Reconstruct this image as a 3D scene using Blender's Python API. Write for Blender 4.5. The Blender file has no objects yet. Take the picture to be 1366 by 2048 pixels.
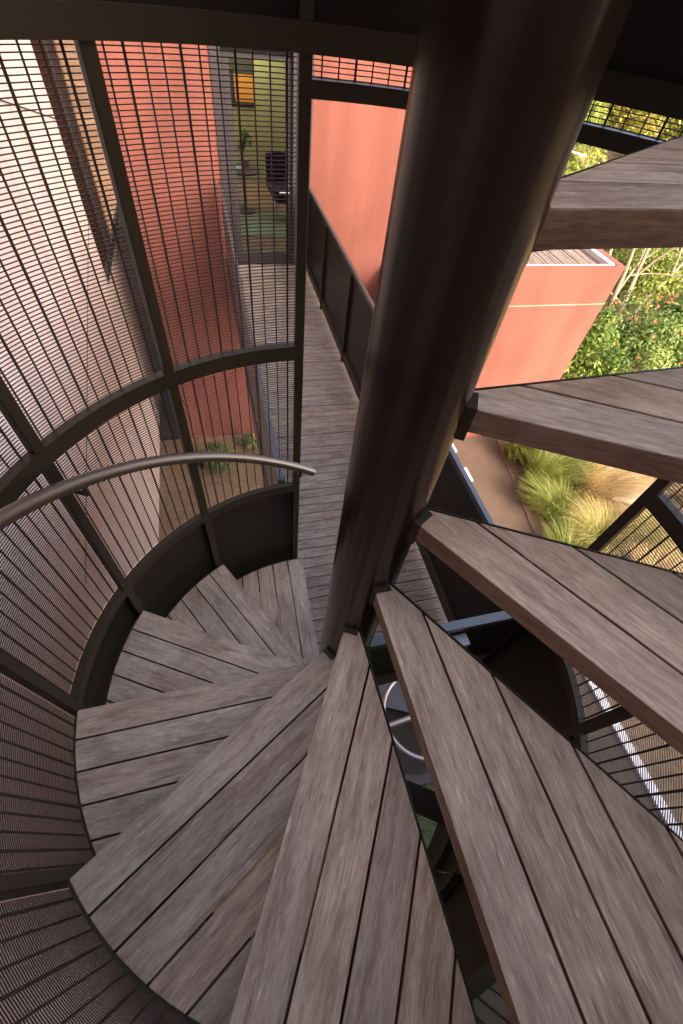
import bpy, bmesh, math, random
import numpy as np
from mathutils import Vector, Matrix
random.seed(7); rng = np.random.default_rng(7)
S = bpy.context.scene; COL = S.collection
R_ = math.radians
# ---------------------------------------------------------------- camera
cam = bpy.data.cameras.new('camera'); co = bpy.data.objects.new('camera', cam); COL.objects.link(co); S.camera = co
PITCH, ROLL, YAW = 0.9079061, 0.1581454, -0.3611357
cy, sy = math.cos(YAW), math.sin(YAW)
f0 = Vector((-sy, cy, 0)); r0 = Vector((cy, sy, 0)); u0 = Vector((0, 0, 1))
fw = math.cos(PITCH)*f0 - math.sin(PITCH)*u0; up = math.cos(PITCH)*u0 + math.sin(PITCH)*f0
r2 = math.cos(ROLL)*r0 + math.sin(ROLL)*up; u2 = -math.sin(ROLL)*r0 + math.cos(ROLL)*up
M = Matrix((r2, u2, -fw)).transposed().to_4x4(); M.translation = (-0.22605, -0.40811, 0)
co.matrix_world = M
cam.sensor_fit = 'VERTICAL'; cam.sensor_height = 36; cam.sensor_width = 24; cam.lens = 861.537/2048*36
cam.clip_start = .02; cam.clip_end = 500
# ---------------------------------------------------------------- light
SUN_EL, SUN_AZ = 36, 150            # azimuth clockwise from +Y
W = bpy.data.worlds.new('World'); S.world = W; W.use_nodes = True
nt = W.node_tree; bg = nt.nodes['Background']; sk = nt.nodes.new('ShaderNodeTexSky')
sk.sky_type = 'NISHITA'; sk.sun_disc = False; sk.sun_elevation = R_(SUN_EL); sk.sun_rotation = R_(SUN_AZ)
sk.dust_density = 4.0; sk.air_density = .8
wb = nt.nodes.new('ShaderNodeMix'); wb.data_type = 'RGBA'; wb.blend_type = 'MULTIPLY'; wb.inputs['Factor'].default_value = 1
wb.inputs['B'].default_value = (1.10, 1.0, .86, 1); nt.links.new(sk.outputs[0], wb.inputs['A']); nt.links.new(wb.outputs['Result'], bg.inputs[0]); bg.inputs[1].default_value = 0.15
sl = bpy.data.lights.new('sun', 'SUN'); sl.energy = .62; sl.angle = R_(10); sl.color = (1, .93, .84)
so = bpy.data.objects.new('sun', sl); COL.objects.link(so)
sd = Vector((math.sin(R_(SUN_AZ))*math.cos(R_(SUN_EL)), math.cos(R_(SUN_AZ))*math.cos(R_(SUN_EL)), math.sin(R_(SUN_EL))))
so.rotation_euler = sd.to_track_quat('Z', 'Y').to_euler()
S.view_settings.view_transform = 'Standard'; S.view_settings.look = 'None'; S.view_settings.gamma = 1
S.view_settings.use_curve_mapping = False; S.view_settings.exposure = 2.75
S.cycles.max_bounces = 8

# ---------------------------------------------------------------- helpers
def tag(o, label=None, cat=None, group=None, kind=None):
    if label: o['label'] = label
    if cat: o['category'] = cat
    if group: o['group'] = group
    if kind: o['kind'] = kind
    return o
def thing(name, label, cat, loc=(0, 0, 0), group=None):
    o = bpy.data.objects.new(name, None); COL.objects.link(o); o.location = loc; o.empty_display_size = .1
    return tag(o, label, cat, group)
class MB:
    def __init__(s): s.v = []; s.f = []; s.m = []; s.a = []; s.cur = 0; s.rnd = 0.
    def face(s, idx, mi=None): s.f.append(tuple(idx)); s.m.append(s.cur if mi is None else mi); s.a.append(s.rnd)
    def verts(s, vs): n = len(s.v); s.v += [tuple(map(float, v)) for v in vs]; return n
    def box(s, x0, x1, y0, y1, z0, z1, mi=None):
        n = s.verts([(x, y, z) for z in (z0, z1) for y in (y0, y1) for x in (x0, x1)])
        for q in ((0, 2, 3, 1), (4, 5, 7, 6), (0, 1, 5, 4), (2, 6, 7, 3), (0, 4, 6, 2), (1, 3, 7, 5)): s.face([n+i for i in q], mi)
        return s
    def obox(s, c, ax, ay, az, mi=None):   # oriented box: centre, three half-axis vectors
        c, ax, ay, az = map(Vector, (c, ax, ay, az))
        n = s.verts([c+sx*ax+sy_*ay+sz*az for sz in (-1, 1) for sy_ in (-1, 1) for sx in (-1, 1)])
        for q in ((0, 2, 3, 1), (4, 5, 7, 6), (0, 1, 5, 4), (2, 6, 7, 3), (0, 4, 6, 2), (1, 3, 7, 5)): s.face([n+i for i in q], mi)
    def prism(s, poly, z0, z1, mt=0, ms=0, bev=0):
        k = len(poly)
        if bev:
            c = np.mean(np.array(poly), axis=0); inner = [tuple(np.array(p)+(c-np.array(p))/max(1e-6, np.linalg.norm(c-np.array(p)))*bev) for p in poly]
            a = s.verts([(x, y, z0) for x, y in poly]); b = s.verts([(x, y, z1-bev) for x, y in poly]); t = s.verts([(x, y, z1) for x, y in inner])
            s.face([a+i for i in range(k)][::-1], ms)
            for i in range(k):
                j = (i+1) % k; s.face((a+i, a+j, b+j, b+i), ms); s.face((b+i, b+j, t+j, t+i), mt)
            s.face([t+i for i in range(k)], mt)
        else:
            a = s.verts([(x, y, z0) for x, y in poly]); b = s.verts([(x, y, z1) for x, y in poly])
            s.face([a+i for i in range(k)][::-1], ms); s.face([b+i for i in range(k)], mt)
            for i in range(k):
                j = (i+1) % k; s.face((a+i, a+j, b+j, b+i), ms)
    def tube(s, pts, r, n=8, cap=True):
        pts = [Vector(p) for p in pts]; rs = r if hasattr(r, '__len__') else [r]*len(pts)
        prev = None; rings = []
        for i, p in enumerate(pts):
            t = (pts[min(i+1, len(pts)-1)]-pts[max(i-1, 0)]).normalized()
            if prev is None: a = t.orthogonal().normalized()
            else: a = (prev-t*prev.dot(t)).normalized()
            prev = a; b = t.cross(a)
            rings.append(s.verts([p+(a*math.cos(2*math.pi*k/n)+b*math.sin(2*math.pi*k/n))*rs[i] for k in range(n)]))
        for q in range(len(rings)-1):
            for k in range(n):
                j = (k+1) % n; s.face((rings[q]+k, rings[q]+j, rings[q+1]+j, rings[q+1]+k))
        if cap: s.face([rings[0]+k for k in range(n)][::-1]); s.face([rings[-1]+k for k in range(n)])
    def arc(s, a0, a1, r_in, r_out, z0, z1, n=None):   # curved bar, degrees
        n = n or max(2, int(abs(a1-a0)/2.5)); st = []
        for i in range(n+1):
            a = R_(a0+(a1-a0)*i/n); c, s_ = math.cos(a), math.sin(a)
            st.append(s.verts([(r_in*c, r_in*s_, z0), (r_out*c, r_out*s_, z0), (r_out*c, r_out*s_, z1), (r_in*c, r_in*s_, z1)]))
        for i in range(n):
            for k in range(4):
                j = (k+1) % 4; s.face((st[i]+k, st[i]+j, st[i+1]+j, st[i+1]+k))
        s.face([st[0]+k for k in range(4)]); s.face([st[-1]+k for k in range(4)][::-1])
    def cyl(s, c, r, z0, z1, n=32, r1=None):
        r1 = r if r1 is None else r1
        a = s.verts([(c[0]+r*math.cos(2*math.pi*k/n), c[1]+r*math.sin(2*math.pi*k/n), z0) for k in range(n)])
        b = s.verts([(c[0]+r1*math.cos(2*math.pi*k/n), c[1]+r1*math.sin(2*math.pi*k/n), z1) for k in range(n)])
        for k in range(n): s.face((a+k, a+(k+1) % n, b+(k+1) % n, b+k))
        s.face([a+k for k in range(n)][::-1]); s.face([b+k for k in range(n)])
    def build(s, name, mats, parent=None, smooth=False, bevel=0, loc=None):
        me = bpy.data.meshes.new(name); me.from_pydata(s.v, [], s.f)
        mats = mats if isinstance(mats, (list, tuple)) else [mats]
        for m in mats: me.materials.append(m)
        me.polygons.foreach_set('material_index', s.m)
        at = me.attributes.new('rnd', 'FLOAT', 'FACE'); at.data.foreach_set('value', s.a)
        if smooth:
            me.polygons.foreach_set('use_smooth', [True]*len(s.f))
            try: me.set_sharp_from_angle(angle=R_(40))
            except Exception: pass
        o = bpy.data.objects.new(name, me); COL.objects.link(o)
        if parent: o.parent = parent
        if loc: o.location = loc
        if bevel:
            b = o.modifiers.new('b', 'BEVEL'); b.width = bevel; b.segments = 2; b.limit_method = 'ANGLE'
        return o
def clip(poly, px, py, nx, ny):      # keep side where (p-P).n <= 0
    out = []
    for i in range(len(poly)):
        a, b = poly[i], poly[(i+1) % len(poly)]
        da = (a[0]-px)*nx+(a[1]-py)*ny; db = (b[0]-px)*nx+(b[1]-py)*ny
        if da <= 0: out.append(a)
        if da*db < 0: t = da/(da-db); out.append((a[0]+(b[0]-a[0])*t, a[1]+(b[1]-a[1])*t))
    return out
def copy_tree(o, parent=None):
    c = o.copy(); COL.objects.link(c)
    if parent: c.parent = parent
    for ch in [q for q in bpy.data.objects if q.parent == o and q != c]: copy_tree(ch, c)
    return c

# ---------------------------------------------------------------- materials
def mat(name, col, rough=.5, metal=0., spec=None):
    m = bpy.data.materials.new(name); m.use_nodes = True; p = m.node_tree.nodes['Principled BSDF']
    p.inputs['Base Color'].default_value = (*col, 1); p.inputs['Roughness'].default_value = rough; p.inputs['Metallic'].default_value = metal
    if spec is not None: p.inputs['Specular IOR Level'].default_value = spec
    return m
def N(m, t, **kw):
    n = m.node_tree.nodes.new(t)
    for k, v in kw.items(): setattr(n, k, v)
    return n
def L(m, a, b): m.node_tree.links.new(a, b)
def noise(m, vec, scale, detail=4, rough=.5, dist=0, w=None):
    n = N(m, 'ShaderNodeTexNoise'); n.inputs['Scale'].default_value = scale; n.inputs['Detail'].default_value = detail
    n.inputs['Roughness'].default_value = rough; n.inputs['Distortion'].default_value = dist
    if w is not None: n.noise_dimensions = '4D'; L(m, w, n.inputs['W'])
    if vec is not None: L(m, vec, n.inputs['Vector'])
    return n.outputs['Fac']
def ramp(m, fac, stops):
    r = N(m, 'ShaderNodeValToRGB'); e = r.color_ramp.elements
    while len(e) > 1: e.remove(e[-1])
    for i, (p, c) in enumerate(stops):
        if i == 0: e[0].position = p; e[0].color = (*c, 1)
        else: q = e.new(p); q.color = (*c, 1)
    L(m, fac, r.inputs[0]); return r.outputs['Color']
def mixc(m, fac, a, b, mode='MIX'):
    x = N(m, 'ShaderNodeMix', data_type='RGBA', blend_type=mode)
    for s, v in ((x.inputs['Factor'], fac), (x.inputs['A'], a), (x.inputs['B'], b)):
        if hasattr(v, 'is_linked'): L(m, v, s)
        elif isinstance(v, (int, float)): s.default_value = v
        else: s.default_value = (*v, 1)
    return x.outputs['Result']
def math_(m, op, a, b=None):
    x = N(m, 'ShaderNodeMath', operation=op)
    for i, v in enumerate((a, b)):
        if v is None: continue
        if hasattr(v, 'is_linked'): L(m, v, x.inputs[i])
        else: x.inputs[i].default_value = v
    return x.outputs[0]
def bump(m, h, strength=.3, dist=.01):
    b = N(m, 'ShaderNodeBump'); b.inputs['Strength'].default_value = strength; b.inputs['Distance'].default_value = dist
    L(m, h, b.inputs['Height']); L(m, b.outputs[0], m.node_tree.nodes['Principled BSDF'].inputs['Normal'])
def wood(name, dark, mid, light, axis='x', rough=.75, fleck=.35):
    m = mat(name, mid, rough); p = m.node_tree.nodes['Principled BSDF']
    tc = N(m, 'ShaderNodeTexCoord'); at = N(m, 'ShaderNodeAttribute', attribute_name='rnd'); oi = N(m, 'ShaderNodeObjectInfo')
    w = math_(m, 'ADD', math_(m, 'MULTIPLY', at.outputs['Fac'], 37.), math_(m, 'MULTIPLY', oi.outputs['Random'], 53.))
    def mp(sx, sy_, sz):
        g = N(m, 'ShaderNodeMapping'); g.inputs['Scale'].default_value = (sx, sy_, sz); L(m, tc.outputs['Object'], g.inputs[0]); return g.outputs[0]
    a, b = (1, 22) if axis == 'x' else (22, 1)
    fine = noise(m, mp(22 if a == 1 else 330, 330 if a == 1 else 22, 200), 1, 5, .7, .3, w)
    grain = noise(m, mp(9 if a == 1 else 75, 75 if a == 1 else 9, 60), 1, 4, .6, .8, w)
    blot = noise(m, mp(a*5 if axis == 'x' else 11, 11 if axis == 'x' else 5, 9), 1, 4, .6, .6, w)
    c = ramp(m, grain, [(.3, dark), (.5, mid), (.72, light)])
    c = mixc(m, math_(m, 'MULTIPLY', fine, .5), c, mixc(m, .5, dark, (.03, .022, .018)), 'MIX')
    c2 = ramp(m, blot, [(.33, (.66, .62, .60)), (.5, (.98, .98, .98)), (.68, (1.14, 1.16, 1.16))])
    c = mixc(m, .9, c, c2, 'MULTIPLY')
    spk = noise(m, mp(45 if a == 1 else 520, 520 if a == 1 else 45, 300), 1, 2, .5, 0, w)
    c = mixc(m, .8, c, ramp(m, spk, [(.36, (.74, .72, .70)), (.5, (1, 1, 1)), (.64, (1.17, 1.16, 1.15))]), 'MULTIPLY')
    hue = ramp(m, math_(m, 'FRACT', math_(m, 'MULTIPLY', w, 1.37)), [(0, (.82, .80, .79)), (.35, (1.05, 1.0, .98)), (.7, (.93, .95, .96)), (1, (1.15, 1.07, 1.0))])
    c = mixc(m, 1., c, hue, 'MULTIPLY')
    fl = noise(m, mp(26 if a == 1 else 190, 190 if a == 1 else 26, 90), 1, 2, .5, 0, w)
    c = mixc(m, math_(m, 'MULTIPLY', ramp(m, fl, [(.63, (0, 0, 0)), (.72, (1, 1, 1))]), fleck), c, (light[0]*1.6, light[1]*1.6, light[2]*1.6))
    ck = noise(m, mp(3.5 if a == 1 else 150, 150 if a == 1 else 3.5, 60), 1, 3, .6, .25, w)
    c = mixc(m, math_(m, 'MULTIPLY', ramp(m, ck, [(.67, (0, 0, 0)), (.70, (1, 1, 1))]), .6), c, (.05, .036, .03))
    L(m, c, p.inputs['Base Color'])
    bump(m, math_(m, 'ADD', math_(m, 'MULTIPLY', grain, .5), fine), .6, .002)
    return m
def paint(name, col, rough=.4, spec=.5, dirt=.35):
    m = mat(name, col, rough, 0, spec); p = m.node_tree.nodes['Principled BSDF']
    tc = N(m, 'ShaderNodeTexCoord'); n = noise(m, tc.outputs['Object'], 7, 6, .65)
    d = noise(m, tc.outputs['Object'], 140, 2, .5)
    c = mixc(m, math_(m, 'MULTIPLY', n, dirt), col, (col[0]*2.2+.012, col[1]*2.1+.009, col[2]*1.9+.006))
    c = mixc(m, ramp(m, d, [(.77, (0, 0, 0)), (.8, (.5, .5, .5))]), c, (.12, .11, .1))
    L(m, c, p.inputs['Base Color'])
    L(m, math_(m, 'ADD', math_(m, 'MULTIPLY', n, .22), rough-.11), p.inputs['Roughness'])
    bump(m, d, .06, .001)
    return m
def stucco(name, col, var=.2, bs=.25):
    m = mat(name, col, .9, 0, .2); p = m.node_tree.nodes['Principled BSDF']; g = N(m, 'ShaderNodeNewGeometry')
    n1 = noise(m, g.outputs['Position'], .9, 6, .6, .4); n2 = noise(m, g.outputs['Position'], 6, 5, .6); n3 = noise(m, g.outputs['Position'], 160, 3, .6)
    mp = N(m, 'ShaderNodeMapping'); mp.inputs['Scale'].default_value = (3, 3, .35); L(m, g.outputs['Position'], mp.inputs[0])
    st = noise(m, mp.outputs[0], 1.6, 5, .6)
    lo = tuple(x*(1-var) for x in col); hi = tuple(min(.95, x*(1+var)) for x in col)
    c = ramp(m, n1, [(.3, lo), (.7, hi)])
    c = mixc(m, math_(m, 'MULTIPLY', n2, .5), c, mixc(m, .5, lo, hi), 'MIX')
    c = mixc(m, .8, c, ramp(m, st, [(.35, (.86, .85, .85)), (.6, (1.05, 1.05, 1.05))]), 'MULTIPLY')
    L(m, c, p.inputs['Base Color']); bump(m, math_(m, 'ADD', n3, math_(m, 'MULTIPLY', n2, 1.5)), bs, .004)
    return m
M_wood = wood('tread_wood', (.27, .197, .156), (.47, .373, .306), (.58, .48, .40))
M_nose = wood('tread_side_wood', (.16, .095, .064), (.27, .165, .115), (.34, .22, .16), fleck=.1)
M_deck = wood('deck_wood', (.18, .147, .127), (.31, .268, .236), (.46, .41, .365))
M_roofw = wood('roof_wood', (.11, .08, .06), (.21, .16, .125), (.34, .275, .22), axis='y', fleck=.2)
M_steel = paint('black_steel', (.021, .0155, .009), .42, .4)
M_col = mat('column_paint', (.012, .006, .0045), .21, 0, .5)
_p = M_col.node_tree.nodes['Principled BSDF']; _tc = N(M_col, 'ShaderNodeTexCoord')
_n = noise(M_col, _tc.outputs['Object'], 2.2, 3, .5); _d = noise(M_col, _tc.outputs['Object'], 70, 2, .5)
L(M_col, mixc(M_col, ramp(M_col, _d, [(.79, (0, 0, 0)), (.81, (.4, .4, .4))]), mixc(M_col, _n, (.011, .0058, .004), (.019, .0105, .0072)), (.10, .09, .08)), _p.inputs['Base Color'])
_p.inputs['Specular Tint'].default_value = (1, .88, .76, 1)
M_guard = paint('guard_steel', (.009, .007, .0065), .42, .3)
M_wire = mat('wire', (.030, .019, .015), .5)
M_rail = mat('rail_metal', (.17, .14, .118), .36, .8)
M_top = mat('top_bar_steel', (.10, .105, .12), .35, .6)
M_red = stucco('red_render', (.215, .079, .060))
M_redl = stucco('parapet_render', (.62, .25, .19))
M_pink = stucco('pale_render', (.66, .545, .50), .05, .18)
M_white = stucco('white_cap', (.70, .67, .65), .05)
M_grey = mat('grey_frame', (.045, .038, .042), .5)
M_dgrey = mat('dark_frame', (.045, .038, .042), .45)
def glass(name, tint=(.95, 1, .92)):
    m = bpy.data.materials.new(name); m.use_nodes = True; t = m.node_tree; t.nodes.remove(t.nodes['Principled BSDF'])
    o = t.nodes['Material Output']; g = t.nodes.new('ShaderNodeBsdfGlossy'); g.inputs['Roughness'].default_value = .02
    r = t.nodes.new('ShaderNodeBsdfTransparent'); r.inputs[0].default_value = (*tint, 1)
    fr = t.nodes.new('ShaderNodeFresnel'); fr.inputs[0].default_value = 1.6; mx = t.nodes.new('ShaderNodeMixShader')
    t.links.new(fr.outputs[0], mx.inputs[0]); t.links.new(r.outputs[0], mx.inputs[1]); t.links.new(g.outputs[0], mx.inputs[2]); t.links.new(mx.outputs[0], o.inputs[0])
    return m
M_glass = glass('glass')
M_mirror = mat('reflective_glass', (.42, .22, .16), .05, .92)  # red-brown tint puts the red house's reflection into the glass colour
M_steelbr = mat('stainless', (.26, .24, .235), .33, .8)
M_conc = stucco('drum_concrete', (.06, .06, .065), .3)

# ---------------------------------------------------------------- ground
GZ = -4.5
def ground_mat():
    m = mat('ground', (.2, .15, .1), .95, 0, .1); p = m.node_tree.nodes['Principled BSDF']; g = N(m, 'ShaderNodeNewGeometry')
    n1 = noise(m, g.outputs['Position'], .8, 6, .65); n2 = noise(m, g.outputs['Position'], 14, 6, .7); n3 = noise(m, g.outputs['Position'], 90, 3, .7)
    c = ramp(m, n1, [(.35, (.19, .135, .085)), (.6, (.30, .22, .14)), (.75, (.15, .12, .06))])
    c = mixc(m, .8, c, ramp(m, n2, [(.3, (.55, .52, .5)), (.6, (1.1, 1.08, 1.05))]), 'MULTIPLY')
    c = mixc(m, .7, c, ramp(m, n3, [(.3, (.6, .58, .55)), (.65, (1.25, 1.22, 1.2))]), 'MULTIPLY')
    L(m, c, p.inputs['Base Color']); bump(m, math_(m, 'ADD', n2, n3), .7, .03); return m
M_ground = ground_mat()
def terrain(x, y):      # flat by the house, rising into the garden far behind
    d = max(0., (x-7)*.5+(y-7)*.5); return GZ+min(9., .08*d+.22*max(0., x-9.5))
mb = MB(); nx = 60
xs = [-60+120*i/nx for i in range(nx+1)]; ys = [-50+130*i/nx for i in range(nx+1)]
n0 = mb.verts([(x, y, terrain(x, y)) for y in ys for x in xs])
for j in range(nx):
    for i in range(nx): a = n0+j*(nx+1)+i; mb.face((a, a+1, a+nx+2, a+nx+1))
tag(mb.build('ground', M_ground, smooth=True), kind='structure')
M_path = stucco('path_dirt', (.105, .072, .052), .2, .3)
mb = MB(); mb.prism([(1.9, -6), (3.10, -6), (3.10, .8), (3.48, 2.08), (3.82, 3.98), (1.9, 3.98)], GZ-.1, GZ+.02)
tag(mb.build('path', M_path), kind='structure')
mb = MB(); mb.tube([(3.11, .8, GZ+.02), (3.49, 2.08, GZ+.02), (3.83, 3.96, GZ+.02)], .018, 6)
tag(mb.build('path_edging', mat('edging', (.12, .07, .05), .8)), 'thin rusty metal edging between the dirt path and the grass bed', 'edging')
M_kerb = stucco('kerb_white', (.80, .80, .84), .08)
mb = MB()
for k in range(11):
    y = -5.9+k*.602; mb.box(3.08, 3.17, y, y+.60, GZ-.05, GZ+.05)
tag(mb.build('kerb', M_kerb), 'narrow white stone kerb running beside the dirt path', 'kerb')
mb = MB()
for k in range(3): mb.box(2.7, 3.04-.05*(k % 2), 3.1+.30*k, 3.36+.30*k, GZ-.03, GZ+.045)
for i in range(3): pass
tag(mb.build('paving', M_white), kind='structure')
# small lawn below the stair
def blades(n, pos, h, w, bend, cols, seed=1, name='grass'):
    pass
M_leafs = {}
def leafmat(key, c1, c2, trans=.25, rough=.55):
    m = mat('leaf_'+key, c1, rough, 0, .3); p = m.node_tree.nodes['Principled BSDF']
    at = N(m, 'ShaderNodeAttribute', attribute_name='rnd')
    L(m, ramp(m, at.outputs['Fac'], [(0, tuple(x*.55 for x in c1)), (.3, c1), (1, c2)]), p.inputs['Base Color'])
    try:
        t = N(m, 'ShaderNodeBsdfTranslucent'); L(m, ramp(m, at.outputs['Fac'], [(0, c1), (1, c2)]), t.inputs[0]); mx = N(m, 'ShaderNodeMixShader'); mx.inputs[0].default_value = trans
        L(m, p.outputs[0], mx.inputs[1]); L(m, t.outputs[0], mx.inputs[2]); L(m, mx.outputs[0], m.node_tree.nodes['Material Output'].inputs[0])
    except Exception: pass
    return m
def grass_clump(name, base, n, rad, h, mat_, spread=.8, width=.004, seed=0, parent=None, kind=None, lab=None, grp=None, lean=(0, 0)):
    r = random.Random(seed); mb = MB()
    for i in range(n):
        a = r.uniform(0, 6.283); d = rad*math.sqrt(r.random())*.35; x, y = d*math.cos(a), d*math.sin(a)
        a2 = a+r.gauss(0, .5); hh = h*r.uniform(.55, 1.1); sp = spread*r.uniform(.25, 1.1)*rad
        mb.rnd = r.random(); wv = Vector((-math.sin(a2), math.cos(a2), 0))*width*r.uniform(.6, 1.3); st = []
        for k in range(5):
            t = k/4; px = x+math.cos(a2)*sp*t**1.7+lean[0]*t*t; py = y+math.sin(a2)*sp*t**1.7+lean[1]*t*t; pz = hh*(t*1.25-.5*t**2.4)
            st.append(mb.verts([Vector((px, py, pz))-wv*(1-t*.85), Vector((px, py, pz))+wv*(1-t*.85)]))
        for k in range(4): mb.face((st[k], st[k]+1, st[k+1]+1, st[k+1]))
    return mb.build(name, mat_, parent, loc=base)
def leaf_mass(mb, c, rad, n, size, r, flat=1., clumps=14, lobes=.55, shell=.5):
    cs = []
    for _ in range(clumps):
        v = Vector((r.gauss(0, 1), r.gauss(0, 1), r.gauss(0, 1))).normalized()*r.uniform(.3, 1.)
        cs.append((Vector((c[0]+v.x*rad[0]*.75, c[1]+v.y*rad[1]*.75, c[2]+v.z*rad[2]*.75)), r.uniform(.28, .5), r.uniform(-.25, .25)))
    for i in range(n):
        cc, cr, tone = cs[r.randrange(clumps)]
        v = Vector((r.gauss(0, 1), r.gauss(0, 1), r.gauss(0, 1))).normalized()*(r.random()**.4)
        p = cc+Vector((v.x*rad[0], v.y*rad[1], v.z*rad[2]))*cr
        nrm = (v+Vector((r.gauss(0, .5), r.gauss(0, .5), r.gauss(.5, .5)))).normalized(); t = nrm.orthogonal().normalized()
        t = Matrix.Rotation(r.uniform(0, 6.28), 3, nrm) @ t; b = nrm.cross(t); s_ = size*r.uniform(.6, 1.35)
        mb.rnd = min(1, max(0, r.random()*.7+.15+tone))
        k = mb.verts([p-t*s_, p+b*s_*.36, p+t*s_, p-b*s_*.36]); mb.face((k, k+1, k+2, k+3))

# ---------------------------------------------------------------- spiral stair
Z1, H, TH0, DT = -1.92315, .2, 1.5465393, R_(30.4399)
RT, NO = .736, -.010
PITCHB = .077
st = thing('spiral_staircase', 'dark steel spiral staircase with weathered wooden treads winding round one thick post', 'staircase', (0, 0, GZ))
def up_(z): return z-GZ
def sub(o, p):
    o.parent = p; return o
mb = MB(); mb.cyl((0, 0), .0672, 0, up_(.9), 64)
mb.cyl((0, 0), .16, .0, .02, 32)
colo = mb.build('center_column', M_col, st, smooth=True)
# one tread in its own frame
poly = [(.079, NO)]
A1 = DT
amax = R_(30.6)
ao = math.asin(NO/RT)
for i in range(15):
    a = ao+(A1)*i/14*.9995; poly.append((RT*math.cos(a), RT*math.sin(a)))
bx, by = math.cos(DT), math.sin(DT); offx, offy = -math.sin(DT)*NO, math.cos(DT)*NO
poly.append((.070*bx+offx+.001, .070*by+offy-.002))
def make_tread(seed):
    e = bpy.data.objects.new('tread', None); COL.objects.link(e); e.empty_display_size = .1; e.parent = st
    r = random.Random(seed); mb = MB()
    for k in range(6):
        y0 = NO+k*PITCHB; y1 = y0+.0725
        q = clip(clip(poly, 0, y0, 0, -1), 0, y1, 0, 1)
        if len(q) < 3: continue
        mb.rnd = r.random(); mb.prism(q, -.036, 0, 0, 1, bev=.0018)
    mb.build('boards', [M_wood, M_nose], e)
    mb = MB(); nb = Vector((-by, bx, 0)); ax = Vector((bx, by, 0))
    c0 = Vector((offx, offy, 0))+ax*.058+nb*.0022; c1 = Vector((offx, offy, 0))+ax*(RT+.001)+nb*.0022
    mb.obox((c0+c1)/2+Vector((0, 0, -.020)), (c1-c0)/2, nb*.0013, (0, 0, .0185))
    mb.arc(math.degrees(ao)+.2, math.degrees(ao+A1), RT+.001, RT+.006, -.038, -.003, 12)
    mb.build('steel_edge', M_steel, e)
    mb = MB(); mb.obox((.071, .005, -.024), (.0075, 0, 0), (0, .017, 0), (0, 0, .026));
    mb.obox((.38, .09, -.046), (.30, .05, 0), (-.004, .02, 0), (0, 0, .006))
    mb.build('bracket', M_steel, e)
    return e
protos = [make_tread(s) for s in (3, 8)]
for n in range(1, 13):
    e = protos[n-1] if n <= 2 else copy_tree(protos[(n*7) % 2], st)
    e.location = (0, 0, up_(Z1+H*(n-1))); e.rotation_euler = (0, 0, TH0+DT*(n-1))
mb = MB(); mb.obox((.50, -.45, up_(-2.42)), (.17, -.11, 0), (.03, .045, 0), (0, 0, .03)); mb.build('support_beam', M_steel, st)
# fan of steel fins low on the column
mb = MB()
for k in range(5):
    a = R_(38-13*k); z = up_(-2.62-.07*k)
    mb.obox((math.cos(a)*.115, math.sin(a)*.115, z), (math.cos(a)*.06, math.sin(a)*.06, 0), (-math.sin(a)*.024, math.cos(a)*.024, 0), (0, 0, .012))
mb.build('steel_fin', M_grey, st)

# ---------------------------------------------------------------- cage
cage = thing('safety_cage', 'round black steel cage of wire mesh and solid lower panels enclosing the spiral stair', 'cage', (0, 0, GZ))
POSTS = [90.2, 119.4, 148.3, 177.2, 207.6, 238.5, 270, 302, 333.6, 365.0]
RI, RO = .757, .780
proto = None
for a in POSTS:
    if proto is None:
        mb = MB(); mb.obox(((RI+RO)/2, 0, up_(-.92)), ((RO-RI)/2, 0, 0), (0, .0135, 0), (0, 0, 1.25))
        o = proto = mb.build('post', M_steel, cage, bevel=.002)
    else: o = proto.copy(); COL.objects.link(o); o.parent = cage
    o.rotation_euler = (0, 0, R_(a))
def ring(a0, a1, z0, z1, ri=.755, ro=.780, name='ring', m=None):
    mb = MB(); mb.arc(a0, a1, ri, ro, up_(z0), up_(z1)); return mb.build(name, m or M_steel, cage, smooth=True)
ring(90, 365, -.775, -.730)
ring(90, 177.2, -1.405, -1.365, .757, .7805)
ring(270, 365, -1.405, -1.365, .757, .7805)
ring(0, 360, -.122, -.082, .753, .781)
ring(5, 90, -.184, -.156, .755, .787)
ring(0, 360, .29, .33)
ring(90, 365, -2.20, -2.14)
ring(270, 333, -2.52, -2.47)
def guard(a0, a1, z0, z1, r=.781):
    mb = MB(); mb.arc(a0, a1, r, r+.004, up_(z0), up_(z1), 12); return mb.build('guard_panel', M_guard, cage, smooth=True)
def meshp(a0, a1, z0, z1, r=.784):
    mb = MB(); g = .9; A0, A1 = a0+g, a1-g; n = 9
    k = int((z1-z0)/.0081); zz = z0+((z1-z0)-k*.0081)/2
    w = .00085
    for i in range(k+1): mb.arc(A0, A1, r-w, r+w, up_(zz+i*.0081)-w, up_(zz+i*.0081)+w, n)
    nv = int(round((a1-a0)/2.5))
    for i in range(1, nv):
        a = R_(a0+(a1-a0)*i/nv); d = .0022 if (i % 3) == 1 else .0013
        mb.obox(((r-.003)*math.cos(a), (r-.003)*math.sin(a), up_((z0+z1)/2)), (.0017*math.cos(a), .0017*math.sin(a), 0), (-d*math.sin(a), d*math.cos(a), 0), (0, 0, (z1-z0)/2))
    return mb.build('mesh_panel', M_wire, cage)
for i in range(len(POSTS)-1):
    a0, a1 = POSTS[i], POSTS[i+1]
    meshp(a0, a1, -.730, -.122)
    if 177 < a0 < 269: meshp(a0, a1, -2.14, -.775)
    else: meshp(a0, a1, -1.365, -.775); guard(a0+.2, a1-.2, -2.9 if 269 < a0 < 330 else -2.14, -1.405)
    if a1 < 208 or a0 > 330: guard(a0+.9, a1-.9, -.10, .29)
    else: meshp(a0, a1, -.082, .29)
meshp(5, 90, -.156, -.122)
guard(6, 89, -.10, .29)
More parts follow.
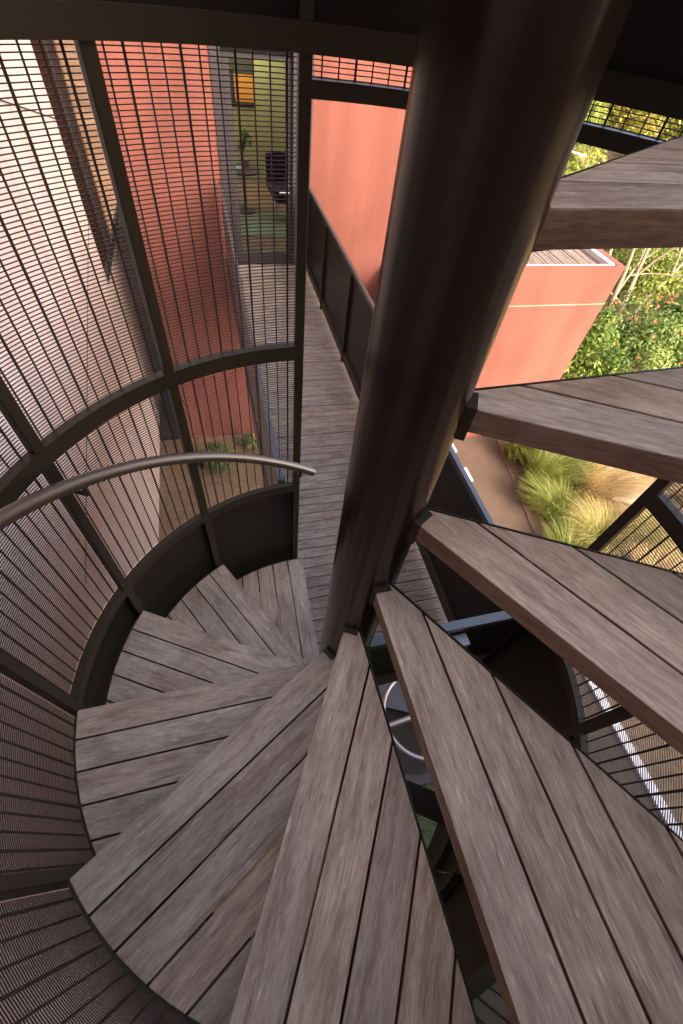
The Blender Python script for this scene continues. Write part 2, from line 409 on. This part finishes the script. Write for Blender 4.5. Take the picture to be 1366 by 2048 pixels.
# handrail, helical, inside the cage
mb = MB(); pts = []
for i in range(61):
    a = 86.0+(i/60)*190; z = -1.21+(a-87.1)*(.52/78)
    pts.append((.688*math.cos(R_(a)), .688*math.sin(R_(a)), up_(z)))
mb.tube(pts, .0165, 16); mb.build('handrail', M_rail, cage, smooth=True)
for a in POSTS[:6]:
    mb = MB(); z = -1.21+(a-87.1)*(.52/78)
    c, s_ = math.cos(R_(a)), math.sin(R_(a))
    mb.tube([(.688*c, .688*s_, up_(z)-.012), (.688*c, .688*s_, up_(z)-.045), (.755*c, .755*s_, up_(z)-.055)], .006, 8)
    mb.build('handrail_bracket', M_steel, cage, smooth=True)

# ---------------------------------------------------------------- footbridge
DZ = -2.12
fb = thing('footbridge', 'narrow timber footbridge with black steel railings leading to the glazed door', 'footbridge', (0, 0, DZ))
mb = MB(); y = -.02; r = random.Random(4); y = .16
while y < 4.50:
    mb.rnd = r.random(); w = .0585+r.uniform(-.0008, .0008); dz = r.uniform(-.0012, .0012)
    x1 = .79
    mb.prism([(-.045, y), (x1, y), (x1, y+w), (-.045, y+w)], -.025+dz, dz, bev=.0015); y += .0628
mb.build('deck', M_deck, fb)
mb = MB()
yy = .0
rr = random.Random(3)
y = .16
while y < 4.5:
    for x in (.0, .05, .74, .695):
        mb.cyl((x+rr.uniform(-.003, .003), y+.029), .0035, .0005, .0022, 6)
    y += .0628
mb.build('screw', mat('screw', (.25, .23, .21), .4, .8), fb); tag(bpy.data.objects['screw'], kind='stuff')
mb = MB(); mb.box(-.07, -.047, .78, 4.5, -.2, .0); mb.box(.792, .815, .02, 4.5, -.2, .0); mb.box(-.047, .792, .135, .158, -.2, -.002)
for k in range(7): mb.box(-.047, .792, .5+k*.6, .55+k*.6, -.16, -.03)
mb.build('frame', M_steel, fb)
def railing(x, y0, y1, side, name):
    e = bpy.data.objects.new('railing', None); COL.objects.link(e); e.parent = fb; e.empty_display_size = .1; e.location = (x, 0, 0)
    z = -1.37-DZ
    mb = MB(); mb.box(-.012, .012, y0, y1, z-.03, z); mb.build('top_rail', M_top, e, bevel=.002)
    mb = MB(); mb.box(-.016, .016, y0, y1, .025, .095); mb.build('bottom_rail', M_steel, e, bevel=.002)
    k = max(2, int((y1-y0)/.82)+1)
    for i in range(k):
        y = y0+.03+(y1-y0-.06)*i/(k-1); mb = MB(); mb.box(-.014-.008*side, .014-.008*side, y-.014, y+.014, .0, z-.03); mb.build('post', M_steel, e)
    mb = MB(); mb.box(.003*side-.0015, .003*side+.0015, y0+.02, y1-.02, .096, z-.031); mb.build('panel', M_guard if side > 0 else M_top, e)
    return e
railing(.755, .075, 4.5, 1, 'r')
railing(-.062, .80, 4.5, -1, 'l')
# gate across the down flight
gt = thing('steel_gate', 'low black steel gate with pale top bar and lock box beside the thick post', 'gate', (.42, .05, DZ))
mb = MB(); mb.box(-.335, .325, -.016, .016, .722, .750); mb.build('top_bar', M_top, gt, bevel=.002)
mb = MB(); mb.box(-.33, .32, -.003, .003, .36, .7215); mb.build('panel', paint('gate_green', (.010, .011, .006), .45, .3), gt)
mb = MB(); mb.box(-.335, -.305, -.015, .015, .0, .72); mb.box(.295, .325, -.015, .015, .0, .72); mb.box(-.304, .294, -.012, .012, .335, .3595); mb.build('frame', M_steel, gt)
M_lock = mat('lock_metal', (.22, .24, .27), .4, .6)
mb = MB(); mb.box(-.045, .058, -.060, -.0165, .62, .700); mb.build('lock_box', M_lock, gt, bevel=.003)
mb = MB(); mb.cyl((0, -.045), .012, .7005, .704, 16); mb.box(-.009, .009, -.0465, -.0435, .7042, .7052); mb.box(-.0015, .0015, -.054, -.036, .7042, .7052)
mb.build('lock_screw', mat('screw_dark', (.03, .03, .03), .4, .5), gt)
mb = MB(); mb.box(.03, .082, -.075, -.061, .60, .625); mb.box(.03, .045, -.0750, -.061, .58, .60); mb.build('lock_bolt', M_steelbr, gt, bevel=.003)

# ---------------------------------------------------------------- red house with the door
rh = thing('red_house', 'tall red rendered house with a grey framed glass door at the end of the footbridge', 'house', (0, 4.54, GZ))
mb = MB()
X0, X1 = -.045, .79
TOPZ = up_(1.0)
mb.box(-.86, X0, 0, .3, 0, TOPZ); mb.box(X1, 2.35, 0, .3, 0, TOPZ)
mb.box(-.86, -.63, .3, 3.2, 0, TOPZ); mb.box(2.05, 2.35, .3, 3.2, 0, TOPZ)
mb.box(X0, X1, 0, .3, 0, up_(DZ)-.02)
mb.box(X0, X1, 0, .3, up_(-.38), TOPZ)
mb.build('wall', M_red, rh)
mb = MB(); d0 = up_(DZ)
mb.box(X0+.003, .045, -.012, .12, d0-.02, up_(-.4)); mb.box(.62, X1-.003, -.012, .12, d0-.02, up_(-.4)); mb.box(.046, .619, -.012, .12, up_(-.52), up_(-.4))
mb.build('door_surround', M_grey, rh)
dr = bpy.data.objects.new('door', None); COL.objects.link(dr); dr.parent = rh; dr.location = (0, .03, 0); dr.empty_display_size = .1
mb = MB(); z0, z1 = d0+.01, up_(-.525)
mb.box(.048, .105, 0, .05, z0, z1); mb.box(.565, .617, 0, .05, z0, z1); mb.box(.106, .564, 0, .05, z0, z0+.1); mb.box(.106, .564, 0, .05, z1-.06, z1)
mb.build('frame', M_dgrey, dr, bevel=.003)
mb = MB(); mb.box(.106, .564, .02, .026, z0+.101, z1-.061); mb.build('glass', M_glass, dr)
mb = MB(); mb.tube([(.585, -.001, up_(-1.46)), (.585, -.045, up_(-1.46)), (.49, -.045, up_(-1.46))], .008, 8); mb.tube([(.585, -.001, up_(-1.42)), (.585, -.012, up_(-1.42))], .014, 12)
mb.build('handle', M_steelbr, dr, smooth=True)
mb = MB(); mb.box(X0, X1, -.045, -.013, d0-.06, d0-.001); mb.build('threshold', M_grey, rh)
# room behind the door
mb = MB(); mb.box(-.629, 2.049, .301, 3.2, d0-.1, d0-.01); mb.build('floor', wood('floor_wood', (.25, .13, .05), (.42, .24, .10), (.5, .32, .15)), rh)
M_olive = stucco('olive_wall', (.34, .33, .15), .05)
mb = MB(); mb.box(-.629, 2.049, 2.7, 2.75, d0, up_(.2)); mb.build('inner_wall', M_olive, rh)
def rug(): pass
mb = MB(); mb.box(-.05, 1.2, .75, 1.5, -.0, .008); o = mb.build('rug', mat('rug', (.30, .38, .19), .95)); o.location = (0, 4.54, DZ-.008)
tag(o, 'pale green rug on the wooden floor inside the glass door', 'rug')
t = thing('round_table', 'small dark table with pale teal mat seen through the glass door', 'table', (.28, 6.05, DZ))
mb = MB(); mb.cyl((0, 0), .2, .42, .445, 32); mb.build('table_top', mat('tab', (.10, .06, .05), .3), t, smooth=True)
mb = MB(); mb.cyl((0, 0), .02, .0, .42, 12); mb.cyl((0, 0), .12, 0, .015, 24); mb.build('leg', M_steel, t)
o = MB(); o.box(-.13, -.02, -.08, .03, 0, .012); o = o.build('place_mat', mat('teal', (.25, .5, .5), .6)); o.location = (.28, 6.05, DZ+.446); tag(o, 'folded teal cloth on the small dark table', 'cloth')
t = thing('tub_chair', 'dark purple low tub chair standing inside behind the glass door', 'chair', (.72, 5.85, DZ))
mb = MB(); mb.cyl((0, 0), .10, .18, .34, 28, .2); mb.build('seat', mat('plum', (.05, .02, .04), .7), t, smooth=True)
mb = MB(); mb.arc(-70, 150, .17, .21, .34, .62, 20); mb.build('backrest', mat('plum2', (.045, .018, .035), .7), t, smooth=True)
mb = MB()
for k in range(4): a = .8+k*1.57; mb.tube([(.06*math.cos(a), .06*math.sin(a), .18), (.15*math.cos(a), .15*math.sin(a), 0)], .008, 6)
mb.build('legs', M_steelbr, t)
t = thing('potted_plant', 'small leafy plant in a glass pot on the dark table', 'plant', (.33, 6.13, DZ+.446))
mb = MB(); mb.cyl((0, 0), .03, 0, .07, 16, .035); mb.build('pot', M_steelbr, t, smooth=True)
mb = MB(); leaf_mass(mb, (0, 0, .22), (.09, .09, .15), 160, .025, random.Random(2), clumps=5); mb.build('foliage', leafmat('pot', (.08, .16, .03), (.2, .3, .06)), t)
t = thing('wall_picture', 'framed picture in yellow, orange and black on the olive room wall', 'picture', (.30, 7.2, -1.0))
mb = MB(); mb.box(-.28, .28, 0, .03, -.3, .3); mb.build('frame', M_dgrey, t)
for nm, bx_, c in (('yellow_field', (-.26, -.06, .0, .28), (.6, .45, .04)), ('dark_field', (-.055, .26, -.02, .28), (.04, .045, .02)), ('orange_field', (.03, .26, -.28, -.03), (.6, .25, .03)), ('black_field', (-.26, .025, -.28, -.005), (.02, .02, .02))):
    mb = MB(); mb.box(bx_[0], bx_[1], -.006, -.001, bx_[2], bx_[3]); mb.build(nm, mat(nm, c, .6), t)

# ---------------------------------------------------------------- red wing
rw = thing('red_wing', 'low red rendered wing with white parapet and slatted timber roof', 'building', (0, 4.0, GZ))
WT = up_(-1.92)
mb = MB(); mb.box(2.36, 4.49, 0, 1.85, 0, WT-.14); mb.box(1.7, 2.36, 0, .54-.001, 0, WT-.14)
mb.box(1.7, 4.49, 0, .035, WT-.14, WT); mb.box(4.40, 4.49, .035, 1.85, WT-.14, WT); mb.box(2.36, 4.40, 1.80, 1.85, WT-.14, WT)
mb.build('wall', M_red, rw)
mb = MB(); mb.box(1.72, 4.37, .037, .075, WT-.14, WT-.004); mb.box(4.33, 4.398, .076, 1.80, WT-.14, WT-.004); mb.build('parapet_lining', M_white, rw)
mb = MB(); mb.box(1.7, 4.493, -.004, 0.0, up_(-2.368), up_(-2.355)); mb.build('render_joint', M_redl, rw)
mb = MB(); r = random.Random(9); x = 2.38
while x < 4.31:
    mb.rnd = r.random(); mb.box(x, x+.045, .08, 1.79, WT-.09, WT-.06+r.uniform(-.002, .002)); x += .053
mb.build('roof_slats', M_roofw, rw)

# ---------------------------------------------------------------- pale house
ph = thing('pale_house', 'pale pink rendered house with a tall dark framed window beside the courtyard', 'house', (-1.27, 0, GZ))
wy0, wy1, wz0 = 4.47, 6.62, up_(-2.29)
mb = MB(); mb.box(-3, 0, -7, wy0, 0, up_(4)); mb.box(-3, 0, wy1, 16, 0, up_(4)); mb.box(-3, 0, wy0, wy1, 0, wz0); mb.box(-3, 0, wy0, wy1, up_(1.2), up_(4))
mb.box(-3, -.9, wy0, wy1, wz0, up_(1.2))
mb.build('wall', M_pink, ph)
wn = bpy.data.objects.new('window', None); COL.objects.link(wn); wn.parent = ph; wn.location = (-.05, 0, 0); wn.empty_display_size = .1
mb = MB(); z1 = up_(1.2)
mb.box(-.04, .048, wy0+.002, wy0+.022, wz0+.002, z1-.002); mb.box(-.04, .048, wy1-.05, wy1-.002, wz0+.002, z1-.002); mb.box(-.04, .048, wy0+.023, wy1-.051, wz0+.002, wz0+.10)
mb.box(-.04, .045, 5.0, 5.22, wz0+.101, z1-.002)
mb.build('frame', M_dgrey, wn)
mb = MB(); mb.box(.03, .036, wy0+.023, 4.999, wz0+.101, z1-.003); mb.box(.03, .036, 5.221, wy1-.051, wz0+.101, z1-.003); mb.build('glass', M_mirror, wn)
mb = MB(); mb.box(-.03, -.02, wy0+.03, 4.99, wz0+.101, z1-.01); mb.box(-.03, -.02, 5.23, wy1-.06, wz0+.101, z1-.01); mb.build('red_reflection', stucco('red_reflection', (.50, .20, .12), .4), wn)  # added panel, the red house's reflection put into its colour
# hairline cracks / lightning wire on the wall
mb = MB(); mb.tube([(.004, 3.0, up_(-.62)), (.004, 4.46, up_(-1.0))], .004, 5); mb.tube([(.003, 1.2, up_(-2.6)), (.003, 4.5, up_(-1.7))], .0025, 5)
mb.build('cable', M_dgrey, ph)
mh = thing('sun_blocker', 'unseen brown block added behind the stair tower to keep the sun off it', 'house', (0, -2.9, GZ))  # unseen building added behind the camera to block the sun
mb = MB(); mb.box(-1.265, 5.3, -5, 0, 0, up_(5.0)); mb.build('wall', stucco('blocker_brown', (.30, .24, .20), .1), mh)
mb = MB(); mb.box(-1.3, 5.36, -5.05, .06, up_(5.0)+.001, up_(5.0)+.12); mb.build('blocker_rim', M_dgrey, mh)
# black sheet standing in for the shade on the passage floor
mb = MB(); mb.box(-1.26, -.94, 4.55, 9, GZ+.005, GZ+.06); tag(mb.build('passage_shade', M_guard), 'flat black sheet standing in for the shade on the passage floor between the houses', 'shade sheet')

# ---------------------------------------------------------------- hand wheel on its drum under the stair
t = thing('concrete_drum', 'short grey concrete drum on the lawn below the stair', 'drum', (1.0, .2, GZ))
mb = MB(); mb.cyl((0, 0), .48, 0, .28, 48); mb.build('body', M_conc, t, smooth=True)
mb = MB(); mb.cyl((0, 0), .40, .281, .30, 48); mb.build('lid', stucco('lid', (.03, .027, .025), .5), t, smooth=True)
t = thing('hand_wheel', 'brushed steel hand wheel on a stem above the grey drum', 'wheel', (1.05, .21, -4.19))
mb = MB(); ps = [(.35*math.cos(2*math.pi*k/48), .35*math.sin(2*math.pi*k/48), .25) for k in range(49)]; mb.tube(ps, .022, 12, cap=False); mb.build('rim', M_steelbr, t, smooth=True)
mb = MB()
for k in range(3): a = R_(185+120*k); mb.tube([(.03*math.cos(a), .03*math.sin(a), .25), (.335*math.cos(a), .335*math.sin(a), .25)], .026, 12)
mb.build('spokes', M_steelbr, t, smooth=True)
mb = MB(); mb.cyl((0, 0), .03, 0, .29, 16); mb.build('stem', M_steelbr, t, smooth=True)
o = MB(); o.obox((0, 0, 0), (.28, .05, 0), (-.02, .14, 0), (0, 0, .02)); o = o.build('slate_slab', mat('slate', (.05, .055, .07), .6)); o.location = (1.02, .42, -4.17); o.rotation_euler = (0, 0, -.6); tag(o, 'blue grey slate slab lying on the drum behind the hand wheel', 'slab')

# lawn
Lm = leafmat('lawn', (.03, .05, .012), (.10, .13, .04))
mb = MB(); r = random.Random(11)
for i in range(16000):
    x = r.uniform(.2, 2.4); y = r.uniform(-2.6, .8); h = r.uniform(.02, .055); a = r.uniform(0, 6.28); mb.rnd = r.random()
    n = mb.verts([(x, y, GZ), (x+.006*math.cos(a), y+.006*math.sin(a), GZ), (x+r.uniform(-.02, .02), y+r.uniform(-.02, .02), GZ+h)]); mb.face((n, n+1, n+2))
mb.box(.1, 2.5, -2.7, .9, GZ-.05, GZ+.004)
tag(mb.build('lawn', Lm), kind='stuff')

# ---------------------------------------------------------------- planting
G1 = leafmat('tuss', (.20, .20, .04), (.62, .48, .18)); G2 = leafmat('straw', (.40, .28, .11), (.68, .52, .29)); G3 = leafmat('greeng', (.09, .14, .02), (.40, .38, .09))
G4 = leafmat('bluegrey', (.12, .16, .08), (.40, .38, .2))
tus = [(3.98, 3.55, .50, .62, G3), (4.02, 2.95, .50, .62, G3), (3.92, 2.35, .40, .5, G3), (4.75, 3.35, .65, .6, G1), (4.72, 2.65, .6, .6, G2), (4.30, 1.85, .48, .45, G1), (3.72, 1.70, .36, .42, G3), (4.75, 1.85, .42, .40, G1),
       (5.5, 3.5, .5, .45, G2), (5.0, 2.9, .4, .35, G2), (6.0, 3.9, .5, .5, G4), (6.1, 3.1, .55, .45, G4), (6.2, 2.2, .4, .35, G2), (4.6, 1.2, .5, .4, G2), (4.3, .3, .5, .3, G2), (5.2, .8, .55, .35, G1), (4.4, -.8, .5, .3, G2), (5.3, 3.9, .55, .5, G1)]
LB = {id(G3): 'bright green grass tussock', id(G1): 'yellow green feathery grass tussock', id(G2): 'dry straw coloured grass tussock', id(G4): 'grey green low tussock'}
wh = ['spilling over the path edge at the red wing', 'spilling over the middle of the path edge', 'nearest the bend of the path edge', 'behind the path edge clumps by the wing corner', 'in the middle of the bed', 'at the near end of the bed', 'hanging over the path near the stair', 'near the pale timber chunk',
      'behind the middle of the bed', 'just beyond the pale timber chunk', 'by the flowering shrub foot', 'right of the pale timber chunk', 'at the right edge of the bed', 'seen through the stair mesh top', 'seen through the stair mesh beside the white kerb', 'far right behind the mesh', 'seen low through the mesh', 'at the wing corner behind the bed']
for i, (x, y, rd, h, g) in enumerate(tus):
    t = grass_clump('grass_tussock', (x, y, terrain(x, y)), 1300 if i < 12 else 600, rd, h*(.85+.3*((i*37) % 10)/10), g, .7+.3*((i*53) % 10)/10, .0045, seed=i, lean=(.22*math.sin(i*2.1)+.12, -.2*math.cos(i*1.7)))
    tag(t, LB[id(g)]+' '+wh[i], 'grass', 'grass tussocks in the bed beside the path')
mb = MB(); r = random.Random(21)
for i in range(30000):
    x = r.uniform(3.5, 9); y = r.uniform(-3.5, 7); 
    if x < 3.45+.14*max(0, y): continue
    h = r.uniform(.02, .14); a = r.uniform(0, 6.28); mb.rnd = r.random(); l = r.uniform(.03, .14); z = terrain(x, y)
    n = mb.verts([(x, y, z), (x+.005*math.cos(a+1.57), y+.005*math.sin(a+1.57), z), (x+l*math.cos(a), y+l*math.sin(a), z+h)]); mb.face((n, n+1, n+2))
tag(mb.build('dry_grass', leafmat('litter', (.13, .09, .05), (.62, .48, .30))), kind='stuff')
# pale timber chunk
mb = MB(); mb.obox((0, 0, .04), (.22, -.11, 0), (.04, .08, 0), (0, 0, .035)); mb.obox((-.2, .14, .04), (.06, -.02, .01), (.012, .03, 0), (0, 0, .02))
o = mb.build('wood_chunk', stucco('chunk', (.66, .56, .48), .1), bevel=.01); o.location = (5.15, 2.36, GZ+.10); tag(o, 'pale splintered wood chunk lying on the dry grass', 'wood chunk')
o = MB(); o.tube([(0, 0, .06), (.2, .1, .07), (.45, .16, .05)], [.05, .035, .02], 7); o = o.build('wood_branch', stucco('chunk2', (.62, .5, .42), .1)); o.location = (6.15, 2.95, GZ+.02); tag(o, 'pale fallen branch at the far right of the grass bed', 'branch')
def shrub(c, rad, n, size, m, lab, seed, flowers=0, grp='shrubs behind the red wing', name='shrub', clumps=22, stems=6):
    t = thing(name, lab, 'shrub' if name == 'shrub' else 'tree', (c[0], c[1], terrain(c[0], c[1])), grp); r = random.Random(seed)
    zc = max(c[2]-terrain(c[0], c[1]), rad[2]*.75)
    mb = MB(); leaf_mass(mb, (0, 0, zc), rad, n, size, r, clumps=clumps); mb.build('foliage', m, t)
    mb = MB()
    for k in range(stems):
        a = r.uniform(0, 6.28); e = (rad[0]*.6*math.cos(a), rad[1]*.6*math.sin(a), zc+r.uniform(-.2, .5)*rad[2])
        mb.tube([(r.uniform(-.1, .1), r.uniform(-.1, .1), 0), (e[0]*.3, e[1]*.3, e[2]*.45), e], [.03, .022, .008], 6)
    mb.build('stems', M_bark, t)
    if flowers:
        mb = MB()
        for k in range(flowers):
            v = Vector((r.gauss(0, 1), r.gauss(0, 1), abs(r.gauss(0, 1)))).normalized(); p = Vector((v.x*rad[0], v.y*rad[1], zc+v.z*rad[2]))*1.
            for q in range(8):
                d = Vector((r.gauss(0, 1), r.gauss(0, 1), r.gauss(0, 1))).normalized(); e = d.orthogonal()
                n_ = mb.verts([p, p+d*.022+e*.010, p+d*.032, p+d*.022-e*.010]); mb.face((n_, n_+1, n_+2, n_+3))
        mb.build('blossoms', M_flow, t)
    return t
M_bark = stucco('bark', (.16, .12, .08), .2); M_flow = mat('orange_flower', (.55, .14, .05), .7)
S1 = leafmat('sh1', (.055, .105, .015), (.24, .32, .05)); S2 = leafmat('sh2', (.11, .16, .02), (.42, .44, .07)); S3 = leafmat('sh3', (.20, .20, .025), (.62, .53, .10)); S4 = leafmat('sh4', (.09, .15, .03), (.30, .38, .10))
shrub((5.6, 5.0, -3.6), (.75, .8, .85), 9000, .045, S1, 'dense green shrub against the right side of the red wing', 1)
shrub((6.9, 5.1, -3.7), (.95, .9, .75), 11000, .04, S4, 'green shrub dotted with orange blossoms right of the red wing', 2, 34)
shrub((8.1, 5.0, -3.5), (.9, .9, .8), 9000, .045, S4, 'grey green shrub with orange blossoms at the right edge', 3, 26)
shrub((5.8, 6.8, -2.9), (.9, .9, 1.2), 10000, .055, S1, 'tall leafy green shrub behind the roof corner of the red wing', 4)
shrub((8.4, 7.3, -3.4), (1.3, 1.2, .8), 10000, .05, S2, 'yellow green shrub under the bare pale branches', 5)
shrub((11.0, 9.5, -3.0), (2., 1.8, 1.1), 12000, .07, S2, 'broad yellow green shrub beyond the bare branches', 6)
shrub((10.2, 6.6, -3.4), (1.2, 1.2, .9), 9000, .06, S3, 'golden shrub at the far right edge', 7, 10)
for i, (x, y, z, rx, rz, m, lab) in enumerate([
    (7.5, 10.5, -2.2, 1.6, 1.5, S2, 'bright green tree directly behind the roof of the red wing'),
    (10.5, 13.5, -1.6, 2.2, 1.9, S3, 'golden leaved tree below the right end of the mesh strip'),
    (14.5, 14.0, -1.8, 2.4, 1.9, S2, 'yellow green tree at the top right edge'),
    (14.0, 21., -.6, 3.2, 2.6, S3, 'big golden tree filling the mesh strip right of the post'),
    (9.0, 20., -.6, 3.0, 2.6, S2, 'green tree hidden mostly behind the thick post'),
    (20., 20., -.6, 3.6, 2.8, S3, 'golden tree in the far top right corner'),
    (24., 31., .5, 5., 3.5, S2, 'far yellow green tree behind the golden ones'),
    (15., 33., .5, 5., 3.5, S3, 'far golden tree beside the thick post'),
    (15, 8., -1.2, 2.6, 2.0, S3, 'golden tree on the slope right of the grass bed'),
    (16, 2.5, -1.0, 2.6, 2.0, S3, 'golden tree on the slope straight right of the stair')]):
    shrub((x, y, z), (rx, rx, rz), 13000, .06+.02*(rx > 2)+.03*(rx > 3), m, lab, 40+i, grp='trees beyond the red wing', name='tree', clumps=40, stems=5)
# bare pale branches
bt = thing('bare_tree', 'bare tree with pale sunlit branches leaning right behind the shrubs', 'tree', (6.9, 5.9, GZ))
mb = MB(); r = random.Random(5)
def branch(p, d, l, rad, lev):
    pts = [p]; rs = [rad]; q = Vector(p); dd = Vector(d).normalized()
    for k in range(5):
        dd = (dd+Vector((r.gauss(0, .10), r.gauss(0, .10), r.gauss(.02, .08)))).normalized(); q = q+dd*l/5; pts.append(q.copy()); rs.append(rad*(1-.13*(k+1)))
        if lev > 0 and k >= 1 and r.random() < .75:
            branch(q.copy(), dd+Vector((r.gauss(0, .5), r.gauss(0, .5), r.gauss(.1, .35))), l*.6, rs[-1]*.62, lev-1)
    mb.tube(pts, rs, 7)
for d in ((.55, .35, .75), (.25, .6, .8), (.9, .2, .55), (.75, .55, .5), (.1, .2, 1)): branch((0, 0, 0), d, 2.6, .055, 3)
mb.build('trunk', stucco('pale_bark', (.36, .27, .19), .1), bt, smooth=True)
# white cable beyond the post
mb = MB(); mb.tube([(4.6, 7.2, -1.4), (5.6, 6.9, -1.55)], .012, 6); tag(mb.build('white_cable', mat('cable', (.8, .8, .78), .5)), 'thin white cable crossing the green leaves above the treads', 'cable')
# courtyard bushes
for (x, y, s_, lab, sd_) in ((-.55, 3.95, .26, 'round green bush on the gravel at the foot of the red house', 1), (-.02, 4.25, .13, 'small dark green bush beside the footbridge at the red wall foot', 2)):
    t = thing('bush', lab, 'bush', (x, y, GZ), 'bushes in the courtyard'); mb = MB(); leaf_mass(mb, (0, 0, s_*.8), (s_*1.2, s_, s_*.8), 2600, .028, random.Random(sd_), clumps=12); mb.build('foliage', S4, t)
    mb = MB(); mb.tube([(0, 0, 0), (.02, 0, s_)], .012, 6); mb.build('stem', M_bark, t)
